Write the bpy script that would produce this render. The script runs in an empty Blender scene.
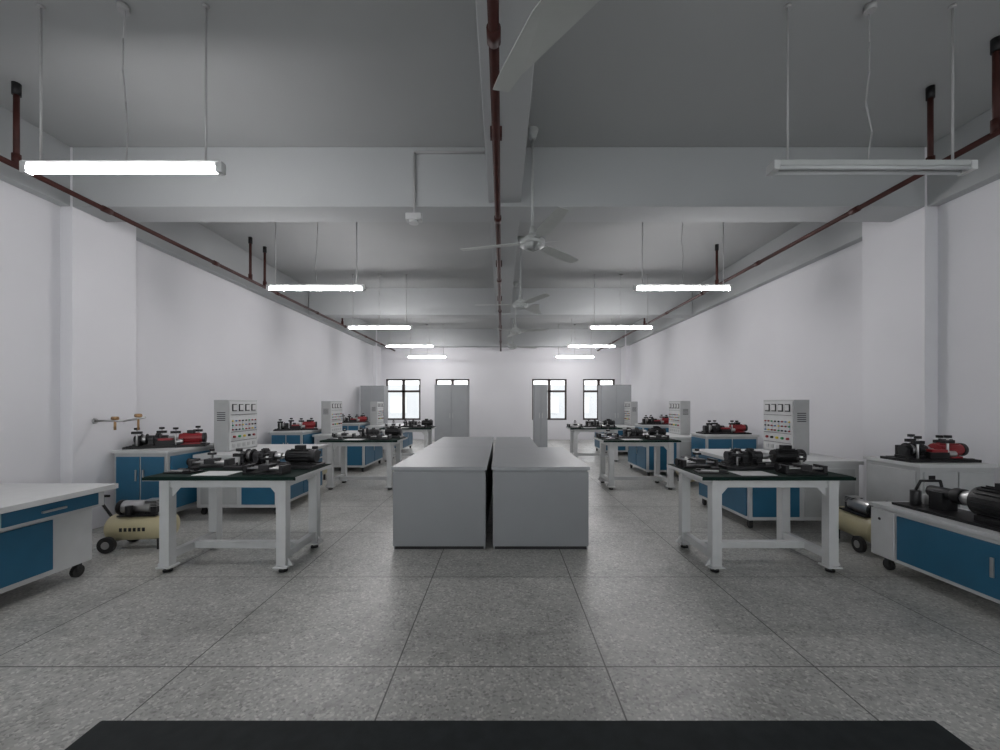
import bpy, bmesh, math, random
from mathutils import Vector, Matrix
random.seed(7)
scene = bpy.context.scene

# ------------------------------------------------------------------ materials
def mat(name, col, rough=0.5, metal=0.0, var=0.04, scale=8.0, emit=None, bump=0.0, spec=0.5):
    m = bpy.data.materials.new(name); m.use_nodes = True
    nt = m.node_tree; b = nt.nodes['Principled BSDF']
    b.inputs['Roughness'].default_value = rough
    b.inputs['Metallic'].default_value = metal
    b.inputs['Specular IOR Level'].default_value = spec
    tc = nt.nodes.new('ShaderNodeTexCoord')
    n = nt.nodes.new('ShaderNodeTexNoise'); n.inputs['Scale'].default_value = scale
    n.inputs['Detail'].default_value = 4
    nt.links.new(tc.outputs['Object'], n.inputs['Vector'])
    r = nt.nodes.new('ShaderNodeValToRGB')
    r.color_ramp.elements[0].position = 0.3; r.color_ramp.elements[1].position = 0.7
    r.color_ramp.elements[0].color = [max(0, c*(1-var)) for c in col]+[1]
    r.color_ramp.elements[1].color = [min(1, c*(1+var)) for c in col]+[1]
    nt.links.new(n.outputs['Fac'], r.inputs['Fac'])
    nt.links.new(r.outputs['Color'], b.inputs['Base Color'])
    if bump:
        bp = nt.nodes.new('ShaderNodeBump'); bp.inputs['Strength'].default_value = bump
        bp.inputs['Distance'].default_value = 0.01
        n2 = nt.nodes.new('ShaderNodeTexNoise'); n2.inputs['Scale'].default_value = 60
        nt.links.new(tc.outputs['Object'], n2.inputs['Vector'])
        nt.links.new(n2.outputs['Fac'], bp.inputs['Height'])
        nt.links.new(bp.outputs['Normal'], b.inputs['Normal'])
    if emit:
        b.inputs['Emission Color'].default_value = (emit[0], emit[1], emit[2], 1)
        b.inputs['Emission Strength'].default_value = emit[3]
    return m

M = {}
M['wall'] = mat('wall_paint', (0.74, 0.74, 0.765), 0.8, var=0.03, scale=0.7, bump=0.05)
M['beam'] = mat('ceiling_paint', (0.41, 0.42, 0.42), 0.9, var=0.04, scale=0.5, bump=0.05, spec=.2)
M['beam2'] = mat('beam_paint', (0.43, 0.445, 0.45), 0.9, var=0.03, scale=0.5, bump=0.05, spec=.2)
M['white'] = mat('white_steel', (0.55, 0.56, 0.56), 0.4)
M['grey'] = mat('grey_laminate', (0.25, 0.26, 0.27), 0.45, var=0.03, scale=3)
M['greytop'] = mat('grey_top', (0.31, 0.325, 0.335), 0.45, var=0.03, scale=3)
M['lgrey'] = mat('light_grey_steel', (0.42, 0.43, 0.43), 0.45)
M['blue'] = mat('blue_steel', (0.015, 0.11, 0.20), 0.4)
M['diag'] = mat('panel_diagram_print', (0.08, 0.2, 0.4), 0.5)
M['black'] = mat('black_plastic', (0.008, 0.008, 0.009), 0.45, spec=.35)
M['dark'] = mat('dark_metal', (0.025, 0.025, 0.027), 0.4, 0.3)
M['mat'] = mat('green_black_rubber', (0.005, 0.018, 0.014), 0.7, spec=.12)
M['desk'] = mat('black_desktop', (0.015, 0.019, 0.020), 0.65, var=0.2, scale=30, spec=.12)
M['steel'] = mat('bright_steel', (0.5, 0.5, 0.5), 0.3, 0.9)
M['red'] = mat('red_paint', (0.27, 0.016, 0.022), 0.4)
M['pipe'] = mat('pipe_red_oxide', (0.05, 0.014, 0.011), 0.55, var=0.2, spec=.3)
M['tank'] = mat('tank_cream', (0.5, 0.45, 0.28), 0.35)
M['fan'] = mat('fan_enamel', (0.45, 0.47, 0.46), 0.4)
M['blade'] = mat('fan_blade_enamel', (0.46, 0.48, 0.46), 0.4)
M['frame'] = mat('window_bronze', (0.04, 0.028, 0.025), 0.4)
M['rod'] = mat('rod_white', (0.40, 0.40, 0.40), 0.5)
M['green'] = mat('green_plastic', (0.02, 0.25, 0.08), 0.4)
M['yellow'] = mat('yellow_plastic', (0.6, 0.45, 0.03), 0.4)
M['copper'] = mat('brass', (0.45, 0.28, 0.14), 0.3, 0.8)
M['rubber'] = mat('caster_rubber', (0.02, 0.02, 0.02), 0.7)
M['lit'] = mat('tube_lit', (0.9, 0.9, 0.9), 0.4, emit=(1.0, 0.97, 0.98, 56))
M['tubeoff'] = mat('tube_off', (0.55, 0.57, 0.57), 0.3)
M['paper'] = mat('paper', (0.6, 0.6, 0.6), 0.8)
M['facade'] = mat('outside_facade', (0.34, 0.35, 0.36), 0.8)
M['ground'] = mat('outside_concrete', (0.3, 0.3, 0.29), 0.9)

def glassmat():
    m = bpy.data.materials.new('window_glass'); m.use_nodes = True
    nt = m.node_tree; nt.nodes.clear()
    o = nt.nodes.new('ShaderNodeOutputMaterial'); mx = nt.nodes.new('ShaderNodeMixShader')
    t = nt.nodes.new('ShaderNodeBsdfTransparent'); g = nt.nodes.new('ShaderNodeBsdfGlossy')
    g.inputs['Roughness'].default_value = 0.05; mx.inputs[0].default_value = 0.06
    nt.links.new(t.outputs[0], mx.inputs[1]); nt.links.new(g.outputs[0], mx.inputs[2])
    nt.links.new(mx.outputs[0], o.inputs[0]); return m
M['glass'] = glassmat()

def floormat():
    m = bpy.data.materials.new('terrazzo'); m.use_nodes = True
    nt = m.node_tree; L = nt.links; b = nt.nodes['Principled BSDF']
    tc = nt.nodes.new('ShaderNodeTexCoord')
    def ramp(p0, c0, p1, c1):
        r = nt.nodes.new('ShaderNodeValToRGB')
        r.color_ramp.elements[0].position = p0; r.color_ramp.elements[0].color = (*c0, 1)
        r.color_ramp.elements[1].position = p1; r.color_ramp.elements[1].color = (*c1, 1)
        return r
    def mult(a, c):
        mul = nt.nodes.new('ShaderNodeMix'); mul.data_type = 'RGBA'; mul.blend_type = 'MULTIPLY'; mul.inputs[0].default_value = 1
        L.new(a, mul.inputs[6]); L.new(c, mul.inputs[7]); return mul.outputs[2]
    v = nt.nodes.new('ShaderNodeTexVoronoi'); v.inputs['Scale'].default_value = 80
    L.new(tc.outputs['Object'], v.inputs['Vector'])
    sep0 = nt.nodes.new('ShaderNodeSeparateColor'); L.new(v.outputs['Color'], sep0.inputs[0])
    r1 = ramp(0.0, (0.25, 0.25, 0.24), 1.0, (0.60, 0.60, 0.57))
    e = r1.color_ramp.elements.new(0.2); e.color = (0.37, 0.37, 0.355, 1)
    e = r1.color_ramp.elements.new(0.8); e.color = (0.43, 0.43, 0.41, 1)
    L.new(sep0.outputs[0], r1.inputs[0])
    n = nt.nodes.new('ShaderNodeTexNoise'); n.inputs['Scale'].default_value = 0.9; n.inputs['Detail'].default_value = 9; n.inputs['Roughness'].default_value = .65
    L.new(tc.outputs['Object'], n.inputs['Vector'])
    r2 = ramp(0.32, (0.76, 0.76, 0.755), 0.66, (1.08, 1.08, 1.07)); L.new(n.outputs['Fac'], r2.inputs[0])
    n3 = nt.nodes.new('ShaderNodeTexNoise'); n3.inputs['Scale'].default_value = 6; n3.inputs['Detail'].default_value = 8; n3.inputs['Distortion'].default_value = 1.5
    L.new(tc.outputs['Object'], n3.inputs['Vector'])
    r3 = ramp(0.30, (0.80, 0.80, 0.79), 0.48, (1, 1, 1)); L.new(n3.outputs['Fac'], r3.inputs[0])
    colr = mult(mult(r1.outputs[0], r2.outputs[0]), r3.outputs[0])
    rr = ramp(0.3, (.45, .45, .45), .7, (.32, .32, .32)); L.new(n.outputs['Fac'], rr.inputs[0]); L.new(rr.outputs[0], b.inputs['Roughness'])
    sp = nt.nodes.new('ShaderNodeSeparateXYZ'); L.new(tc.outputs['Object'], sp.inputs[0])
    def line(sock, off):
        a = nt.nodes.new('ShaderNodeMath'); a.operation = 'SUBTRACT'; a.inputs[1].default_value = off
        L.new(sock, a.inputs[0])
        w = nt.nodes.new('ShaderNodeMath'); w.operation = 'PINGPONG'; w.inputs[1].default_value = 0.555
        L.new(a.outputs[0], w.inputs[0])
        c = nt.nodes.new('ShaderNodeMath'); c.operation = 'LESS_THAN'; c.inputs[1].default_value = 0.004
        L.new(w.outputs[0], c.inputs[0]); return c
    lx = line(sp.outputs[0], -0.56); ly = line(sp.outputs[1], 2.15)
    mxn = nt.nodes.new('ShaderNodeMath'); mxn.operation = 'MAXIMUM'
    L.new(lx.outputs[0], mxn.inputs[0]); L.new(ly.outputs[0], mxn.inputs[1])
    mix = nt.nodes.new('ShaderNodeMix'); mix.data_type = 'RGBA'
    L.new(mxn.outputs[0], mix.inputs[0]); L.new(colr, mix.inputs[6]); mix.inputs[7].default_value = (0.08, 0.08, 0.075, 1)
    L.new(mix.outputs[2], b.inputs['Base Color'])
    return m
M['floor'] = floormat()

# ------------------------------------------------------------------ builder
class B:
    def __init__(s, name):
        s.name = name; s.bm = bmesh.new(); s.mats = []; s.smooth = set()
    def mi(s, k):
        if k not in s.mats: s.mats.append(k)
        return s.mats.index(k)
    def _tag(s, verts, k, smooth=False):
        i = s.mi(k); fs = set()
        for v in verts:
            for f in v.link_faces: fs.add(f)
        for f in fs:
            f.material_index = i
            f.smooth = smooth and len(f.verts) <= 4
    def box(s, x0, x1, y0, y1, z0, z1, k, rot=None, piv=None):
        if x0 > x1: x0, x1 = x1, x0
        if y0 > y1: y0, y1 = y1, y0
        c = Vector(((x0+x1)/2, (y0+y1)/2, (z0+z1)/2))
        mt = Matrix.Translation(c) @ Matrix.Diagonal((x1-x0, y1-y0, z1-z0, 1))
        if rot is not None:
            p = Vector(piv) if piv is not None else c
            mt = Matrix.Translation(p) @ rot.to_4x4() @ Matrix.Translation(-p) @ mt
        r = bmesh.ops.create_cube(s.bm, size=1, matrix=mt); s._tag(r['verts'], k)
    def cyl(s, p0, p1, r, k, seg=16, r2=None):
        p0 = Vector(p0); p1 = Vector(p1); d = p1-p0
        q = d.to_track_quat('Z', 'Y').to_matrix().to_4x4()
        mt = Matrix.Translation((p0+p1)/2) @ q
        o = bmesh.ops.create_cone(s.bm, cap_ends=True, segments=seg, radius1=r, radius2=(r if r2 is None else r2), depth=d.length, matrix=mt)
        s._tag(o['verts'], k, True)
    def sph(s, c, r, k, sc=(1, 1, 1), seg=16):
        o = bmesh.ops.create_uvsphere(s.bm, u_segments=seg, v_segments=seg//2+2, radius=r, matrix=Matrix.Translation(c) @ Matrix.Diagonal((*sc, 1)))
        s._tag(o['verts'], k, True)
    def tube(s, pts, r, k, seg=8):
        for a, b in zip(pts[:-1], pts[1:]): s.cyl(a, b, r, k, seg)
        for p in pts[1:-1]: s.sph(p, r, k, seg=8)
    def prism(s, pts, y0, y1, k, axis='y'):
        def mk(a, b, t): return (a, t, b) if axis == 'y' else (a, b, t)
        v0 = [s.bm.verts.new(mk(a, b, y0)) for a, b in pts]
        v1 = [s.bm.verts.new(mk(a, b, y1)) for a, b in pts]
        n = len(pts)
        s.bm.faces.new(v0); s.bm.faces.new(v1[::-1])
        for i in range(n): s.bm.faces.new((v0[i], v1[i], v1[(i+1) % n], v0[(i+1) % n]))
        s._tag(v0+v1, k)
    def done(s, loc=(0, 0, 0), rz=0, bevel=0.004):
        bmesh.ops.recalc_face_normals(s.bm, faces=s.bm.faces)
        me = bpy.data.meshes.new(s.name); s.bm.to_mesh(me); s.bm.free()
        for k in s.mats: me.materials.append(M[k])
        o = bpy.data.objects.new(s.name, me); scene.collection.objects.link(o)
        o.location = loc; o.rotation_euler = (0, 0, rz)
        if bevel:
            b = o.modifiers.new('bevel', 'BEVEL'); b.width = bevel; b.segments = 2; b.limit_method = 'ANGLE'; b.angle_limit = math.radians(50)
        return o

# ------------------------------------------------------------------ room shell
XL, XR, YB, YF, ZC, ZB = -4.66, 4.60, -3.0, 15.5, 4.10, 3.47
ZT = ZC-.002
b = B('floor'); b.box(XL-.2, XR+.2, YB-.2, YF+.2, -.2, 0, 'floor'); b.done(bevel=0)
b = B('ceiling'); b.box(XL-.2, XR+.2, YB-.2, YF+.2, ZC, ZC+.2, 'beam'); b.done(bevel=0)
b = B('wall_left'); b.box(XL-.2, XL, YB-.2, YF+.2, 0, ZC, 'wall'); b.done(bevel=0)
b = B('wall_right'); b.box(XR, XR+.2, YB-.2, YF+.2, 0, ZC, 'wall'); b.done(bevel=0)
def wall_with_openings(name, y0, y1, ops, z0, z1):
    b = B(name); x = XL
    b.box(XL, XR, y0, y1, 0, z0, 'wall'); b.box(XL, XR, y0, y1, z1, ZC, 'wall')
    for a, c in ops:
        b.box(x, a, y0, y1, z0, z1, 'wall'); x = c
    b.box(x, XR, y0, y1, z0, z1, 'wall'); b.done(bevel=0)
far_ops = [(-4.45, -3.12), (-2.55, -1.25), (1.15, 2.48), (3.1, 4.33)]
wall_with_openings('wall_far', YF, YF+.2, far_ops, .75, 2.32)
back_ops = [(-4.3, -1.6), (-1.2, 1.2), (1.6, 4.3)]
wall_with_openings('wall_back', YB-.2, YB, back_ops, .75, 3.1)
wi = 1
def window(a, c, y, z0, z1, n=2):
    global wi
    b = B('window_%d' % wi); wi += 1
    t = .065; y0, y1 = y+.06, y+.12
    b.box(a, c, y0, y1, z0, z0+t, 'frame'); b.box(a, c, y0, y1, z1-t, z1, 'frame')
    b.box(a, a+t, y0, y1, z0, z1, 'frame'); b.box(c-t, c, y0, y1, z0, z1, 'frame')
    for i in range(1, n):
        x = a+(c-a)*i/n; b.box(x-.055, x+.055, y0, y1, z0, z1, 'frame')
    zt = z0+(z1-z0)*.70
    b.box(a, c, y0, y1, zt-.04, zt+.04, 'frame')
    b.box(a+.01, c-.01, (y0+y1)/2-.003, (y0+y1)/2+.003, z0+.01, z1-.01, 'glass')
    b.done(bevel=0)
for a, c in far_ops: window(a, c, YF, .75, 2.32)
for a, c in back_ops: window(a, c, YB-.2, .75, 3.1, 3)
b = B('neighbouring_building')
b.box(-22, 22, 40, 50, -6, 3.2, 'facade')
for i in range(14):
    for z in (-3.0, .4): b.box(-20+i*3, -18.4+i*3, 39.95, 40.05, z, z+1.6, 'lgrey')
b.done(bevel=0)
b = B('outside_ground'); b.box(-60, 60, YF+.4, 80, -6.2, -6, 'ground'); b.done(bevel=0)

tn = 1
def trim(x0, x1, y0, y1, z0, z1, k='beam2'):
    global tn
    b = B('trim_%d' % tn); tn += 1; b.box(x0, x1, y0, y1, z0, z1, k); b.done(bevel=0.006)
for (y0, y1) in [(-1.4, -.7), (4.27, 5.02), (14.6, 15.2)]:
    trim(XL, -4.53, y0, y1, 0, ZC, 'wall'); trim(4.46, XR, y0, y1, 0, ZC, 'wall')
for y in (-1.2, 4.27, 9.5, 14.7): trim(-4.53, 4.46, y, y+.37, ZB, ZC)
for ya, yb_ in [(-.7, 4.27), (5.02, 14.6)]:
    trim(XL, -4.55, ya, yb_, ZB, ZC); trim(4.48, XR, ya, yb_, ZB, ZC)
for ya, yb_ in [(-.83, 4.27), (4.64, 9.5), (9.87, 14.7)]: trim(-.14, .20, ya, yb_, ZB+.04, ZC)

# ------------------------------------------------------------------ pipes
def pipe(x, z, r, ya, yb_, hangers, dy=1.6, clamps=()):
    b = B('sprinkler_pipe')
    b.cyl((x, ya+.01, z), (x, yb_-.01, z), r, 'pipe', 16)
    y = ya+.8
    while y < yb_-.2:
        b.cyl((x, y-.045, z), (x, y+.045, z), r*1.3, 'pipe', 16); y += dy
    for h in hangers:
        b.cyl((x, h, z), (x, h, ZT), r*.85, 'pipe', 12)
        b.cyl((x, h, ZT-.10), (x, h, ZT), r*1.25, 'black', 12)
        b.cyl((x, h, z), (x, h, z+.1), r*1.25, 'pipe', 12)
    for y in clamps: b.box(x-.045, x+.045, y-.02, y+.02, z+.02, ZB+.038, 'pipe')
    b.done(bevel=0)
pipe(-4.10, 3.40, .024, YB, YF, [3.42, 6.6, 7.0, 10.4])
pipe(3.66, 3.40, .024, YB, YF, [3.0, 3.46, 6.9, 10.4])
pipe(-.045, 3.40, .030, YB, YF, [], dy=2.2, clamps=(1.6, 3.1, 6.0, 8.0, 11.0))

b = B('ceiling_conduit')
b.tube([(-.15, 4.25, 4.03), (-.92, 4.25, 4.03), (-.92, 4.25, 3.36)], .013, 'rod')
b.box(-1.0, -.84, 4.19, 4.265, 3.30, 3.37, 'white'); b.cyl((-.92, 4.22, 3.27), (-.92, 4.22, 3.30), .05, 'white')
b.done(bevel=0)

# ------------------------------------------------------------------ lamps
def lamp(xc, y, z, lit):
    b = B('fluorescent_batten_light'); h = .67
    if lit:
        b.prism([(-.016, .0), (.016, .0), (.028, .03), (-.028, .03)], -h, h, 'fan')
        b.box(-.024, .024, -h-.01, -h+.03, -.042, .03, 'white'); b.box(-.024, .024, h-.03, h+.01, -.042, .03, 'white')
        b.cyl((0, -h+.03, -.021), (0, h-.03, -.021), .021, 'lit', 16)
    else:
        b.prism([(-.03, .0), (.03, .0), (.045, .025), (-.045, .025)], -h, h, 'fan')
        b.box(-.045, .045, -h-.01, -h+.03, -.035, .025, 'white'); b.box(-.045, .045, h-.03, h+.01, -.035, .025, 'white')
        b.cyl((-.03, -h+.03, -.018), (-.03, h-.03, -.018), .013, 'tubeoff', 12); b.cyl((.03, -h+.03, -.018), (.03, h-.03, -.018), .013, 'tubeoff', 12)
    zt = ZT-z
    for yy in (-.56, .56):
        b.cyl((0, yy, .025), (0, yy, zt), .007, 'rod', 8)
        b.cyl((0, yy, zt-.02), (0, yy, zt), .02, 'rod', 10)
    pts = [(0.01+random.uniform(-.015, .015), random.uniform(-.02, .02), .03+(zt-.05)*i/5) for i in range(6)]
    b.tube(pts, .005, 'rod', 6)
    b.cyl((0, 0, zt-.04), (0, 0, zt), .035, 'rod', 10)
    b.done((xc, y, z), math.pi/2, bevel=0)
for i, y in enumerate((2.75, 5.6, 8.5, 11.3, 13.9)):
    lamp(-2.57, y, 3.0, True); lamp(2.5, y, 3.0, i != 0)

# ------------------------------------------------------------------ fans
def fan(x, y, z, a0):
    b = B('ceiling_fan')
    top = ZT-z
    b.cyl((0, 0, top), (0, 0, .1), .013, 'fan', 10)
    b.cyl((0, 0, top-.1), (0, 0, top), .03, 'fan', 16, .06)
    b.cyl((0, 0, .06), (0, 0, .16), .045, 'fan', 16, .02)
    b.cyl((0, 0, .02), (0, 0, .07), .12, 'fan', 32, .06)
    b.cyl((0, 0, -.03), (0, 0, .02), .125, 'fan', 32)
    b.cyl((0, 0, -.06), (0, 0, -.03), .07, 'fan', 32, .12)
    for k in range(3):
        a = a0+k*2*math.pi/3
        R = Matrix.Rotation(a, 3, 'Z') @ Matrix.Rotation(math.radians(-10), 3, 'X')
        n0 = len(b.bm.verts)
        b.prism([(.19, -.045), (.30, -.062), (.62, -.056), (.74, -.045), (.74, .045), (.62, .056), (.30, .062), (.19, .045)], -.003, .003, 'blade', axis='z')
        b.prism([(.09, -.03), (.26, -.018), (.26, .018), (.09, .03)], .003, .012, 'fan', axis='z')
        b.bm.verts.ensure_lookup_table()
        for v in b.bm.verts[n0:]: v.co = R @ v.co
    b.done((x, y, z), 0, bevel=0)
FX = .301
fan(FX, 1.40, 3.0, math.atan2(.68, -.31))
fan(FX, 4.0, 2.98, math.radians(166))
fan(FX, 6.6, 3.0, math.radians(60)); fan(FX, 9.05, 3.0, math.radians(100)); fan(FX, 11.5, 3.0, math.radians(20))

# ------------------------------------------------------------------ centre tables
def island(x0, x1, y0, y1, h=.79):
    b = B('storage_island_table')
    b.box(x0+.02, x1-.02, y0+.02, y1-.02, .0, h-.03, 'grey')
    b.box(x0+.012, x1-.012, y0+.008, y0+.022, .03, h-.05, 'grey')
    b.box(x0, x1, y0, y1, h-.03, h, 'greytop')
    b.box(x0+.03, x1-.03, y0+.016, y1-.03, 0, .03, 'dark')
    n = 3
    for i in range(n):
        a = y0+.05+(y1-y0-.1)*i/n; c = y0+.05+(y1-y0-.1)*(i+1)/n-.01
        for xs in (x0+.012, x1-.022):
            b.box(xs, xs+.01, a, c, .05, h-.06, 'grey')
    b.done()
island(-1.055, -.145, 3.86, 5.6); island(-.10, .84, 3.86, 5.6)
island(-1.055, -.145, 5.61, 7.3); island(-.10, .5, 5.61, 7.3)

# ------------------------------------------------------------------ workbench
def workbench(xc, yc, rz=0):
    b = B('steel_workbench'); w, d, h, lx = .62, .36, .80, .48
    b.box(-w, w, -d, d, h-.035, h-.006, 'white')
    b.box(-w+.004, w-.004, -d+.004, d-.004, h-.006, h, 'mat')
    b.box(-w-.004, w+.004, -d-.006, -d, h-.03, h-.004, 'mat')
    b.box(-lx, lx, -.30, -.25, h-.10, h-.035, 'white'); b.box(-lx, lx, .25, .30, h-.10, h-.035, 'white')
    for sx in (-1, 1):
        b.box(sx*(lx+.03), sx*(lx-.03), -.3, .3, h-.10, h-.035, 'white')
        b.box(sx*lx-.03, sx*lx+.03, -.27, .27, .10, .16, 'white')
        for sy in (-1, 1):
            X, Y = sx*lx, sy*.28
            b.box(X-.04, X+.04, Y-.04, Y+.04, .05, h-.035, 'white')
            b.box(X-.058, X+.058, Y-.058, Y+.058, .04, .055, 'white')
            b.cyl((X, Y, .015), (X, Y, .05), .012, 'steel', 10); b.cyl((X, Y, 0), (X, Y, .018), .035, 'black', 14)
            b.prism([(X-sx*.04, h-.10), (X-sx*.04, h-.18), (X-sx*.11, h-.10)], Y-.004, Y+.004, 'white')
            b.prism([(X+sx*.04, .05), (X+sx*.04, .12), (X+sx*.085, .05)], Y-.01, Y+.01, 'white')
    b.box(-lx+.03, lx-.03, -.03, .03, .10, .16, 'white')
    b.done((xc, yc, 0), rz)

def rig(name, xc, yc, z, w=.6, rz=0, seed=0, red=False):
    rd = random.Random(seed); b = B(name)
    b.box(-w, w, -.15, .15, 0, .025, 'black' if red else 'dark')
    for yy in (-.1, 0, .1): b.box(-w+.02, w-.02, yy-.012, yy+.012, .025, .032, 'dark' if not red else 'black')
    zs = .105
    mx = w-.17; mk = 'red' if red else 'black'
    b.box(mx-.1, mx+.1, -.06, .06, .025, .045, mk)
    b.cyl((mx-.12, 0, zs), (mx+.12, 0, zs), .058, mk, 24)
    for i in range(12):
        b.box(mx-.09, mx+.09, -.003, .003, zs+.055, zs+.067, mk, Matrix.Rotation(i*math.pi/6, 3, 'X'), (mx, 0, zs))
    b.cyl((mx+.12, 0, zs), (mx+.155, 0, zs), .062, 'dark', 24); b.box(mx-.04, mx+.04, -.03, .03, zs+.06, zs+.1, 'black')
    b.cyl((-w+.12, 0, zs), (mx-.12, 0, zs), .012, 'steel', 12)
    xs = -w+.1
    kinds = ['block', 'pulley', 'block', 'gear', 'block', 'coupling']
    step = (mx-.2-xs)/5.0
    for i, kd in enumerate(kinds):
        x = xs+i*step
        if kd == 'block':
            b.box(x-.035, x+.035, -.07, .07, .025, .05, 'black'); b.box(x-.025, x+.025, -.04, .04, .05, .12, 'dark')
            b.cyl((x-.03, 0, zs), (x+.03, 0, zs), .045, 'dark', 20)
        elif kd == 'pulley':
            b.cyl((x-.02, 0, zs), (x+.02, 0, zs), .05, 'steel', 24); b.cyl((x-.03, 0, zs), (x-.02, 0, zs), .065, 'black', 24); b.cyl((x+.02, 0, zs), (x+.03, 0, zs), .065, 'black', 24)
        elif kd == 'gear':
            b.cyl((x-.02, 0, zs), (x+.02, 0, zs), .062, 'dark', 24)
            for t in range(16):
                b.box(x-.02, x+.02, -.006, .006, zs+.058, zs+.072, 'dark', Matrix.Rotation(t*math.pi/8, 3, 'X'), (x, 0, zs))
        else:
            b.cyl((x-.03, 0, zs), (x+.03, 0, zs), .032, 'steel', 16)
    for i in range(4 if red else 2):
        x = -w+.12+i*((2*w-.24)/3 if red else .6); y = .1 if i % 2 else -.1
        hh = .2+rd.random()*.03 if red else .16
        b.cyl((x, y, .025), (x, y, hh), .01, 'steel', 10); b.cyl((x, y, hh), (x, y, hh+.025), .028, 'black', 14)
        b.box(x-.05, x+.05, y-.018, y+.018, hh-.05, hh-.02, 'black')
    if red:
        b.box(-.1, .08, -.11, -.04, .03, .09, 'black'); b.box(-.08, .06, -.112, -.04, .09, .115, 'red'); b.cyl((.08, -.075, .07), (.16, -.075, .07), .03, 'steel', 16)
        b.box(-w+.1, -w+.24, .03, .1, .03, .14, 'black')
    b.done((xc, yc, z), rz, bevel=.002)

def slide(xc, yc, z, rz=0):
    """linear screw slide with hand wheel and pillar"""
    b = B('linear_slide_fixture')
    b.box(-.17, .17, -.07, .07, 0, .018, 'black')
    for yy in (-.045, .045): b.cyl((-.15, yy, .05), (.15, yy, .05), .009, 'steel', 12)
    for x in (-.155, .155): b.box(x-.015, x+.015, -.065, .065, .018, .075, 'dark')
    b.cyl((-.19, 0, .05), (.15, 0, .05), .007, 'steel', 10); b.cyl((-.205, 0, .05), (-.19, 0, .05), .035, 'black', 20)
    b.box(-.04, .05, -.06, .06, .035, .08, 'dark'); b.cyl((0, 0, .08), (0, 0, .15), .012, 'steel', 12)
    b.box(-.03, .03, -.02, .02, .115, .135, 'black'); b.cyl((0, 0, .15), (0, 0, .17), .02, 'black', 12)
    b.done((xc, yc, z), rz, bevel=.0015)

def tools(xc, yc, z, seed):
    rd = random.Random(seed); b = B('hand_tool_set')
    b.box(-.12, .12, -.08, .08, 0, .012, 'black')
    b.cyl((-.09, -.04, .02), (.05, -.05, .02), .008, 'steel', 10); b.cyl((.05, -.05, .02), (.11, -.054, .02), .012, 'dark', 10)
    b.box(-.07, .08, .0, .02, .012, .02, 'steel'); b.box(-.1, -.03, .035, .065, .012, .025, 'dark')
    b.box(.02, .09, .035, .065, .012, .04, 'black')
    b.done((xc, yc, z), rd.uniform(-.2, .2), bevel=.001)

def papers(xc, yc, z, rz):
    b = B('instruction_sheet'); b.box(-.105, .105, -.148, .148, 0, .003, 'paper'); b.done((xc, yc, z), rz, bevel=0)

# ------------------------------------------------------------------ desks, consoles, stands
def casters(b, x0, x1, y0, y1, h=.1):
    for x in (x0, x1):
        for y in (y0, y1):
            r = h*.4
            b.cyl((x-.015, y, r), (x+.015, y, r), r, 'rubber', 16)
            b.box(x-.022, x-.017, y-.02, y+.02, r-.01, h-.005, 'dark'); b.box(x+.017, x+.022, y-.02, y+.02, r-.01, h-.005, 'dark')
            b.box(x-.03, x+.03, y-.03, y+.03, h-.008, h, 'steel')

def training_desk(s, xi, xo, y0, y1, h=.76):
    b = B('electrical_training_desk'); X = lambda v: s*v
    b.box(X(xi), X(xo), y0, y1, h-.04, h, 'white')
    b.box(X(xi+.08), X(xo-.03), y0+.03, y1-.03, .1, h-.04, 'white')
    casters(b, min(X(xi+.13), X(xo-.08)), max(X(xi+.13), X(xo-.08)), y0+.09, y1-.09)
    n = 2; L = y1-y0-.1
    for i in range(n):
        a = y0+.05+i*L/n+.01; c = a+L/n-.02
        b.box(X(xi+.066), X(xi+.08), a, c, .14, h-.2, 'blue'); b.box(X(xi+.066), X(xi+.08), a, c, h-.18, h-.06, 'blue')
        b.box(X(xi+.05), X(xi+.066), (a+c)/2-.05, (a+c)/2+.05, h-.13, h-.115, 'steel')
        b.box(X(xi+.05), X(xi+.066), c-.05, c-.035, .38, .5, 'steel')
    xm = (xi+xo)/2
    b.box(X(xi+.12), X(xm-.03), y0+.018, y0+.03, .14, h-.09, 'blue')
    b.box(X(xm+.03), X(xo-.08), y0+.022, y0+.03, .14, h-.09, 'lgrey')
    b.done()

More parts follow.
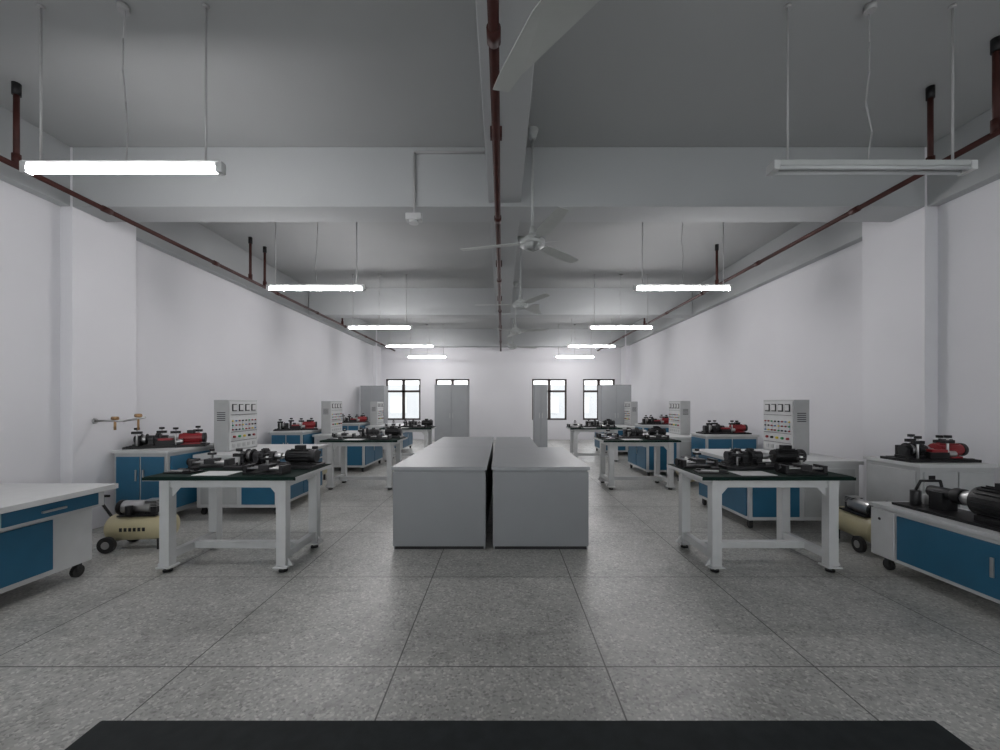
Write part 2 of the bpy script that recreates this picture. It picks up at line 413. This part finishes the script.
def console(s, x, y0, y1, z, h=.68):
    b = B('electrical_control_console'); X = lambda v: s*v
    b.box(X(x+.01), X(x+.2), y0, y1, z, z+h, 'lgrey')
    b.box(X(x), X(x+.01), y0+.015, y1-.015, z+.02, z+h-.02, 'white')
    W = y1-y0
    for f in (.71, .37, .19):
        b.box(X(x-.006), X(x), y0+.03, y1-.03, z+h*f, z+h*f+.005, 'dark')
    for i in range(4):
        yy = y0+W*(.16+i*.22)
        b.box(X(x-.012), X(x), yy-.04, yy+.04, z+h*.78, z+h*.92, 'dark'); b.box(X(x-.015), X(x-.012), yy-.034, yy+.034, z+h*.80, z+h*.905, 'paper')
    # printed circuit diagrams joining the sockets
    for r_ in range(3):
        zz = z+h*(.42+r_*.085)
        b.box(X(x-.003), X(x), y0+W*.1, y0+W*.42, zz-.002, zz+.002, 'diag'); b.box(X(x-.003), X(x), y0+W*.55, y0+W*.9, zz-.002, zz+.002, 'red')
    for i in (0, 3, 5, 7):
        yy = y0+W*(.1+i*.113); b.box(X(x-.003), X(x), yy-.002, yy+.002, z+h*.42, z+h*.59, 'diag')
    cols = ['red', 'green', 'yellow', 'black', 'red', 'diag', 'black', 'red']
    for r_ in range(3):
        for i in range(8):
            yy = y0+W*(.1+i*.113); zz = z+h*(.42+r_*.085)
            b.cyl((X(x), yy, zz), (X(x-.015), yy, zz), .010, cols[(i*3+r_) % 8], 10)
    for i in range(5):
        yy = y0+W*(.14+i*.17); zz = z+h*.28
        b.cyl((X(x), yy, zz), (X(x-.025), yy, zz), .016, cols[i], 14)
        b.box(X(x-.01), X(x), yy-.025, yy+.025, z+h*.07, z+h*.14, 'lgrey')
    for i in range(5): b.box(X(x+.05), X(x+.16), y0-.003, y0, z+h*.6+i*.025, z+h*.6+i*.025+.01, 'dark')
    b.done(bevel=.0015)

def stand(x0, x1, y0, y1, h=.85, blue=True):
    b = B('equipment_storage_stand')
    b.box(x0, x1, y0, y1, h-.03, h, 'white'); b.box(x0+.02, x1-.02, y0+.02, y1-.02, .1, h-.03, 'lgrey')
    casters(b, x0+.07, x1-.07, y0+.07, y1-.07)
    xm = (x0+x1)/2
    k = 'blue' if blue else 'lgrey'
    b.box(x0+.05, xm-.01, y0+.008, y0+.02, .16, h-.07, k); b.box(xm+.01, x1-.05, y0+.008, y0+.02, .16, h-.07, k)
    b.box(xm-.05, xm-.035, y0-.005, y0+.008, h-.35, h-.22, 'steel'); b.box(xm+.035, xm+.05, y0-.005, y0+.008, h-.35, h-.22, 'steel')
    if not blue: b.box(x0+.08, x0+.14, y0+.004, y0+.008, h-.14, h-.1, 'black')
    b.box(x0-.0, x0+.02, y0+.06, y1-.06, .16, h-.07, k); b.box(x1-.02, x1, y0+.06, y1-.06, .16, h-.07, k)
    b.done()

def compressor(xc, yc, rz=0):
    b = B('air_compressor')
    b.cyl((-.24, 0, .2), (.24, 0, .2), .125, 'tank', 28)
    b.sph((-.24, 0, .2), .125, 'tank', (.45, 1, 1), 24); b.sph((.24, 0, .2), .125, 'tank', (.45, 1, 1), 24)
    for sy in (-1, 1):
        b.cyl((-.2, sy*.14, .075), (-.2, sy*.175, .075), .075, 'rubber', 24); b.cyl((-.2, sy*.135, .075), (-.2, sy*.18, .075), .035, 'steel', 16)
        b.cyl((.2, sy*.08, .0), (.2, sy*.08, .1), .018, 'rubber', 12)
    b.cyl((-.2, -.14, .075), (-.2, .14, .075), .01, 'steel', 8)
    b.box(-.17, .17, -.09, .09, .315, .33, 'black')
    b.cyl((-.16, 0, .39), (.1, 0, .39), .065, 'steel', 24); b.cyl((-.2, 0, .39), (-.16, 0, .39), .07, 'black', 24)
    b.box(.05, .15, -.05, .05, .33, .46, 'dark')
    for i in range(5): b.box(.04, .16, -.06, .06, .40+i*.014, .405+i*.014, 'steel')
    b.cyl((-.06, -.09, .33), (-.06, -.09, .42), .03, 'black', 14)
    b.cyl((.2, -.04, .33), (.2, -.06, .33), .028, 'steel', 16)
    b.tube([(-.28, 0, .3), (-.36, 0, .42), (-.36, 0, .5), (-.3, 0, .5)], .012, 'black')
    for i in range(6): b.box(-.12+i*.04, -.095+i*.04, -.127, -.118, .185, .22, 'dark')
    b.done((xc, yc, 0), rz, bevel=.002)

P = 3.15
for k in range(3):
    dy = k*P+(.05 if k else 0)
    for s in (-1, 1):
        xc = 2.25 if s > 0 else -2.30
        workbench(xc, 3.65+dy)
        rig('shaft_drive_training_rig', xc+.18, 3.80+dy, .80, .40, seed=k*2+s)
        slide(xc-.42, 3.80+dy, .80, .1)
        tools(xc-.45, 3.50+dy, .80, k+s); papers(xc-.12, 3.45+dy, .80, math.pi/2)
        slide(xc+.3, 3.45+dy, .80, -.05)
for k in range(3):
    dy = k*P
    training_desk(1, 2.65, 3.98, 4.45+dy, 5.65+dy); console(1, 3.58, 4.98+dy, 5.56+dy, .76)
    if k:
        stand(3.5, 4.42, 6.95+(k-1)*P, 7.55+(k-1)*P); rig('gear_test_rig', 3.96, 7.25+(k-1)*P, .85, .42, seed=9+k, red=True)
    training_desk(-1, 2.7, 3.82, 5.0+dy, 6.3+dy); console(-1, 3.57, 5.3+dy, 5.92+dy, .76)
    stand(-4.5, -3.85, 4.66+dy, 5.6+dy); rig('gear_test_rig', -4.18, 5.08+dy, .85, .40, rz=.45, seed=20+k, red=True)
stand(3.74, 4.44, 3.62, 4.2, .85, False)
rig('gear_test_rig', 4.09, 3.88, .85, .33, seed=33, red=True)
compressor(-3.50, 3.95, 0.1); compressor(3.53, 3.98, 1.45); compressor(-3.35, 7.2, 1.4); compressor(3.22, 7.05, 1.45)

# near left bench
b = B('mobile_tool_bench')
x0, x1, y0, y1, h = -4.4, -3.2, 1.75, 3.38, .73
b.box(x0, x1, y0, y1, h-.04, h, 'white')
b.box(x0+.04, x1-.16, y0+.05, y1-.06, .12, h-.17, 'white'); b.box(x0+.04, x1-.08, y0+.05, y1-.04, h-.17, h-.04, 'white')
b.box(x1-.08, x1-.066, y0+.9, y1-.1, h-.15, h-.055, 'blue'); b.box(x1-.08, x1-.066, y0+.1, y0+.86, h-.15, h-.055, 'blue')
for yy in (y0+.48, y0+1.2): b.box(x1-.066, x1-.05, yy-.08, yy+.08, h-.115, h-.1, 'steel')
b.box(x1-.16, x1-.146, y0+.1, y0+.66, .16, h-.2, 'blue'); b.box(x1-.16, x1-.146, y0+.69, y0+1.27, .16, h-.2, 'blue')
b.box(x1-.146, x1-.13, y0+.6, y0+.615, .35, .47, 'steel'); b.box(x1-.146, x1-.13, y0+.74, y0+.755, .35, .47, 'steel')
casters(b, x0+.12, x1-.22, y0+.14, y1-.12, .12)
b.done()

# near right cart with hydraulic pump motor
b = B('mobile_equipment_cart')
x0, x1, y0, y1, h = 3.17, 3.72, 2.35, 3.5, .55
b.box(x0, x1, y0, y1, h-.03, h, 'white'); b.box(x0+.02, x1-.02, y0+.02, y1-.02, .11, h-.03, 'white')
b.box(x0+.006, x0+.02, y0+.2, y1-.24, .14, h-.06, 'blue')
b.box(x0, x0+.02, y0+.02, y0+.19, .12, h-.04, 'white'); b.box(x0, x0+.02, y1-.22, y1-.02, .12, h-.04, 'white')
b.box(x0-.006, x0+.006, y0+.26, y0+.28, .27, .4, 'steel')
b.cyl((x0-.005, y1-.1, h-.12), (x0, y1-.1, h-.12), .012, 'dark')
casters(b, x0+.08, x1-.08, y0+.1, y1-.1, .11); b.done()
b = B('hydraulic_pump_motor')
b.box(-.16, .16, -.48, .48, 0, .02, 'black')
b.cyl((0, -.36, .15), (0, -.02, .15), .105, 'black', 32)
for i in range(20): b.box(-.003, .003, -.33, -.05, .25, .267, 'black', Matrix.Rotation(i*math.pi/10, 3, 'Y'), (0, -.2, .15))
b.cyl((0, -.41, .15), (0, -.36, .15), .115, 'dark', 32); b.box(-.05, .05, -.26, -.14, .25, .30, 'black')
b.cyl((0, -.02, .15), (0, .08, .15), .07, 'steel', 24, .05); b.cyl((0, .08, .15), (0, .14, .15), .06, 'black', 24)
b.cyl((0, .14, .15), (0, .32, .15), .045, 'dark', 20); b.box(-.06, .06, .18, .28, .02, .16, 'black')
b.box(-.1, -.03, -.32, -.06, .02, .06, 'black'); b.box(.03, .1, -.32, -.06, .02, .06, 'black')
b.cyl((-.06, .38, .02), (-.06, .38, .14), .035, 'dark', 16); b.cyl((.06, .4, .02), (.06, .4, .10), .03, 'steel', 16)
b.tube([(0, .23, .16), (0, .25, .24), (-.04, .36, .22), (-.06, .38, .14)], .01, 'black')
b.done((3.43, 2.92, .55), 0, bevel=.002)

b = B('wall_valve_manifold')
b.tube([(-4.528, 4.5, 1.20), (-4.2, 4.5, 1.20), (-3.98, 4.52, 1.24)], .012, 'steel')
b.tube([(-4.3, 4.5, 1.20), (-4.3, 4.5, 1.10)], .012, 'copper'); b.tube([(-4.05, 4.51, 1.22), (-4.05, 4.51, 1.10)], .01, 'copper')
b.cyl((-4.33, 4.5, 1.23), (-4.27, 4.5, 1.23), .02, 'copper'); b.cyl((-4.08, 4.51, 1.26), (-4.02, 4.51, 1.26), .02, 'copper')
b.cyl((-4.528, 4.5, 1.2), (-4.513, 4.5, 1.2), .03, 'steel'); b.done(bevel=0)

def locker(x0, x1, y0, y1, h=1.95):
    b = B('tall_storage_cabinet')
    b.box(x0, x1, y0+.015, y1, .04, h, 'grey'); b.box(x0+.03, x1-.03, y0+.05, y1-.03, 0, .04, 'dark')
    xm = (x0+x1)/2
    b.box(x0+.01, xm-.004, y0, y0+.015, .06, h-.02, 'greytop'); b.box(xm+.004, x1-.01, y0, y0+.015, .06, h-.02, 'greytop')
    b.box(xm-.05, xm-.035, y0-.015, y0, .95, 1.1, 'steel'); b.box(xm+.035, xm+.05, y0-.015, y0, .95, 1.1, 'steel')
    b.done()
locker(-4.5, -3.75, 12.85, 13.3); locker(-2.0, -1.0, 12.0, 12.45); locker(.95, 1.35, 12.0, 12.45); locker(3.0, 3.9, 12.2, 12.65)

b = B('black_desk')
b.box(-.76, .82, .02, .768, .775, .80, 'desk')
b.box(-.70, -.66, .08, .70, .0, .775, 'dark'); b.box(.72, .76, .08, .70, .0, .775, 'dark'); b.box(-.66, .72, .3, .32, .35, .775, 'dark')
b.done()

# ------------------------------------------------------------------ world, camera
w = bpy.data.worlds.new('overcast_sky'); scene.world = w; w.use_nodes = True
bg = w.node_tree.nodes['Background']; bg.inputs[0].default_value = (0.96, 0.98, 1.0, 1); bg.inputs[1].default_value = 2.5
cam = bpy.data.cameras.new('camera'); co = bpy.data.objects.new('camera', cam); scene.collection.objects.link(co)
co.location = (0, 0, 1.4); co.rotation_euler = (math.pi/2, 0, 0)
cam.sensor_width = 36; cam.lens = 14.58; cam.shift_x = -.002; cam.shift_y = .028; cam.clip_start = .02
scene.camera = co
scene.view_settings.view_transform = 'Standard'
scene.view_settings.exposure = 0.68
